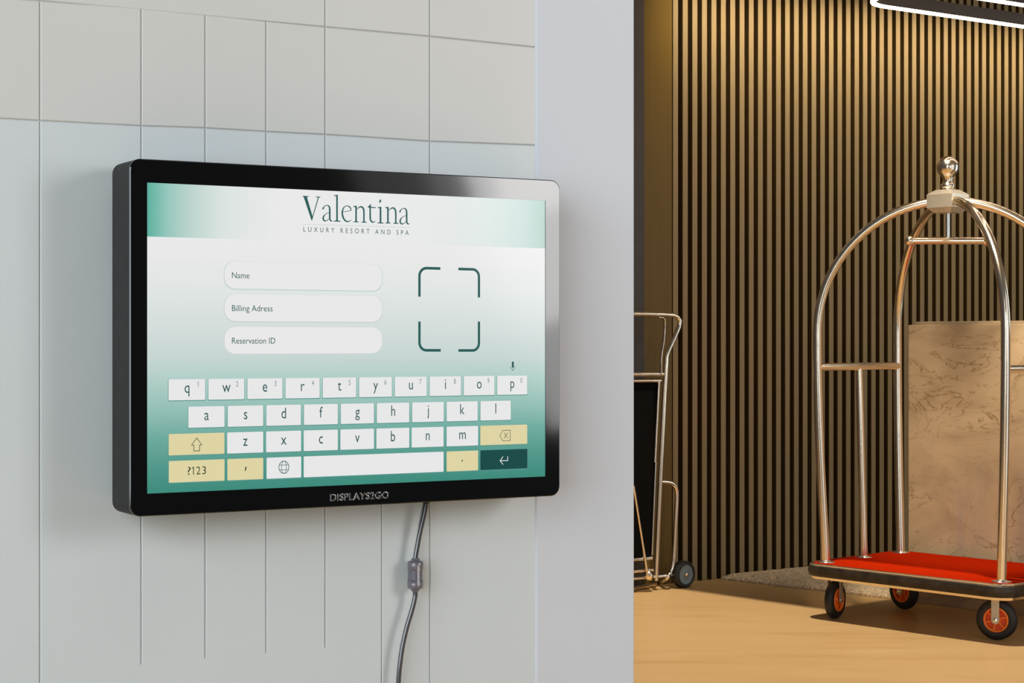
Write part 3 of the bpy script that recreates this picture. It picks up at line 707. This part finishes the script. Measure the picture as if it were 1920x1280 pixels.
mb.loft([[(vs[i][0], vs[i][1], 0.001) for i in edge], [vs[i] for i in edge]])
mb.build('pile', M['rug'], rc)

# ------------------------------------------------------------------ folding luggage trolley against the slatted wall
TO = 0.135
def T3(px, py, off=TO):
    s_, z_ = wp(px, off, py); return s_, z_
sR = T3(1250, 660)[0]; sC = sR-0.23
tp = P1 + WN*TO + WD*sC
tro = empty('luggage_trolley', (tp.x, tp.y, 0), math.radians(34.0), 'folded brass tube luggage trolley leaning by the slatted wall beside the column', 'trolley')
def TL(px, py, off=TO): s_, z_ = T3(px, py, off); return Vector((s_-sC, TO-off, z_))
mir = lambda v: Vector((-v.x, v.y, v.z))
tr = 0.0105
def smooth(pts, k=5): return [Vector(p_) for p_ in crom([tuple(p_) for p_ in pts], k)]
half = [TL(*p_) for p_ in ((1240,589),(1262,590.5),(1270,594),(1275,601),(1273,613),(1264,634),(1253,658),(1250,668),(1249,690),(1246,740),(1240,860),(1235,970),(1230,1088))]
mb = MB(); mb.tube([mir(v) for v in reversed(half)]+half, tr, 14); mb.build('handle_frame', M['brass'], tro)
mb = MB(); c1 = TL(1243, 701); mb.tube([mir(c1), Vector((0, c1.y, c1.z)), c1], 0.0095, 14); mb.build('crossbar', M['brass'], tro)
for sg in (1, -1):
    fl_ = [TL(*p_, TO+0.008) for p_ in ((1234,595),(1242,595),(1246,599),(1245.5,620),(1244,640),(1241,656),(1239,672),(1239,702))]
    if sg < 0: fl_ = [mir(v) for v in fl_]
    mb = MB(); mb.tube(fl_, 0.006, 8, flat=(0.0085, 0.003)); mb.build('strap', M['brass'], tro)
# black folded plate with its brass angle
pt, pb = TL(1237, 714), TL(1222, 1044)
mb = MB(); Yo = 0.006
poly = [(-pb.x, pb.z), (pb.x, pb.z), (pt.x, pt.z), (-pt.x, pt.z)]
mb.loft([[(a, y_, b) for a, b in poly] for y_ in (Yo, Yo+0.006)], cap=True); mb.build('folded_plate', M['dark'], tro)
for sg in (1, -1):
    a, b = TL(1235, 713), TL(1227.5, 866)
    if sg < 0: a, b = mir(a), mir(b)
    mb = MB(); mb.tube([a, (a+b)/2, b], 0.008, 4, flat=(0.0105, 0.006)); mb.build('plate_edge', M['brass'], tro)
    a, b = TL(1229.5, 866), TL(1222.5, 1040)
    if sg < 0: a, b = mir(a), mir(b)
    mb = MB(); mb.tube([a, (a+b)/2, b], 0.0042, 8); mb.build('plate_rod', M['steel'], tro)
a = TL(1239, 713.5); mb = MB(); mb.tube([mir(a), Vector((0, a.y, a.z)), a], 0.008, 4, flat=(0.006, 0.0105)); mb.build('plate_edge', M['brass'], tro)
# lower loop and base
gz = lambda px, py: Vector(((px-960)/F*(EYE-0.012)*F/(py-640), (EYE-0.012)*F/(py-640), 0.012))
def GL(px, py):
    d = gz(px, py)-tp; return Vector((d.dot(WD), -d.dot(WN), 0.012))
lp = [TL(*p_) for p_ in ((1237,903),(1254,904),(1263,908),(1268,917),(1269,932),(1267,980),(1264,1040),(1261,1062),(1255,1077))]
lp += [TL(1247,1083.5)+Vector((0,-0.01,0)), GL(1236,1092), GL(1222,1096), GL(1190,1102.5)]
lp = smooth(lp, 4)
end = lp[-1]; lp_full = lp+[Vector((0, end.y-0.03, 0.012))]
mb = MB(); mb.tube(lp+[Vector((0, end.y-0.05, 0.012))]+[mir(v) for v in reversed(lp)], tr*0.93, 12); mb.build('base_loop', M['brass'], tro)
for sg in (1, -1):
    a, b = TL(1187, 910, TO+0.035), TL(1213.5, 1077, TO+0.035)
    if sg < 0: a, b = mir(a), mir(b)
    mb = MB(); mb.tube([a, (a+b)/2, b], 0.008, 8, flat=(0.0095, 0.006)); mb.build('brace', M['brass'], tro)
    c_ = TL(1219, 1079, TO+0.03); c_ = mir(c_) if sg < 0 else c_
    mb = MB(); mb.lathe(c_, (0,-1,0), [(0.020,-0.02),(0.022,0.0),(0.012,0.004),(0.008,0.012),(0.002,0.013)], 18); mb.build('hinge', M['brass'], tro)
a = TL(1222, 1046); mb = MB(); mb.tube([mir(a), Vector((0, a.y, a.z)), a], 0.008, 10); mb.build('crossbar', M['steel'], tro)
a = TL(1224, 1068, TO+0.02); mb = MB(); mb.tube([mir(a), Vector((0, a.y, a.z)), a], 0.007, 10); mb.build('crossbar', M['brass'], tro)
wc = TL(1281, 1073.5); wc.z = 0.0605; Rw = 0.060
for sg in (1, -1):
    c_ = Vector((sg*wc.x, 0, wc.z)); A = Vector((0.30 if sg > 0 else -0.30, -1, 0)).normalized() if False else Vector((0.12, -1, 0)).normalized()
    mb = MB(); mb.lathe(c_, A, [(0.044,-0.019),(0.054,-0.022),(Rw,-0.015),(Rw,0.015),(0.054,0.022),(0.045,0.021),(0.043,0.016)], 36, cap=False); wh = mb.build('wheel', M['tyre'], tro)
    mb = MB(); mb.lathe(c_, A, [(0.0445,-0.018),(0.0445,0.0185),(0.041,0.0185),(0.036,0.014),(0.020,0.014),(0.016,0.018),(0.006,0.018)], 32); mb.build('wheel_hub', M['hubgrey'], wh)
    mb = MB(); mb.lathe(c_, A, [(0.0105,0.017),(0.0105,0.022),(0.008,0.027),(0.0005,0.029)], 18); mb.build('hub_cap', M['brass'], wh)
mb = MB(); mb.tube([(-wc.x, 0.0, wc.z), (0, 0.0, wc.z), (wc.x, 0.0, wc.z)], 0.007, 10); mb.build('axle', M['steel'], tro)

# ------------------------------------------------------------------ pendant lamp
LP = Vector((1.44, 7.0, 0)); LZ = 2.388; r_l = 0.16; len_l = 2.0
lamp = empty('pendant_lamp', (LP.x, LP.y, LZ), math.radians(34.0), 'dark elongated loop pendant lamp with a glowing strip hanging above the luggage cart', 'lamp')
path = []
for i in range(17):
    a = PI/2+PI*i/16; path.append(Vector((r_l*math.cos(a), -r_l+r_l*math.sin(a), 0)))
for i in range(17):
    a = -PI/2+PI*i/16; path.append(Vector((len_l+r_l*math.cos(a), -r_l+r_l*math.sin(a), 0)))
def sweep(prof):
    loops = []; n = len(path)
    for i in range(n):
        t = (path[(i+1) % n]-path[i-1]).normalized(); o_ = Vector((t.y, -t.x, 0))
        loops.append([path[i]+o_*a+Vector((0,0,b)) for a, b in prof])
    return loops
mb = MB(); mb.loft(sweep([(-0.010,0.008),(0.010,0.008),(0.010,0.055),(-0.010,0.055)]), closed=True); mb.build('lamp_body', M['lamp_body'], lamp)
mb = MB(); mb.loft(sweep([(-0.0085,-0.001),(0.0085,-0.001),(0.0085,0.008),(-0.0085,0.008)]), closed=True); o = mb.build('light_strip', M['led'], lamp); o['label'] = 'glowing white light strip'
for x in (0.5, 1.9):
    for y_ in (0.0, -2*r_l):
        mb = MB(); mb.tube([(x, y_, 0.05), (x, y_, 0.3), (x, y_, HW-LZ)], 0.0012, 6); mb.build('suspension_wire', M['steel'], lamp)
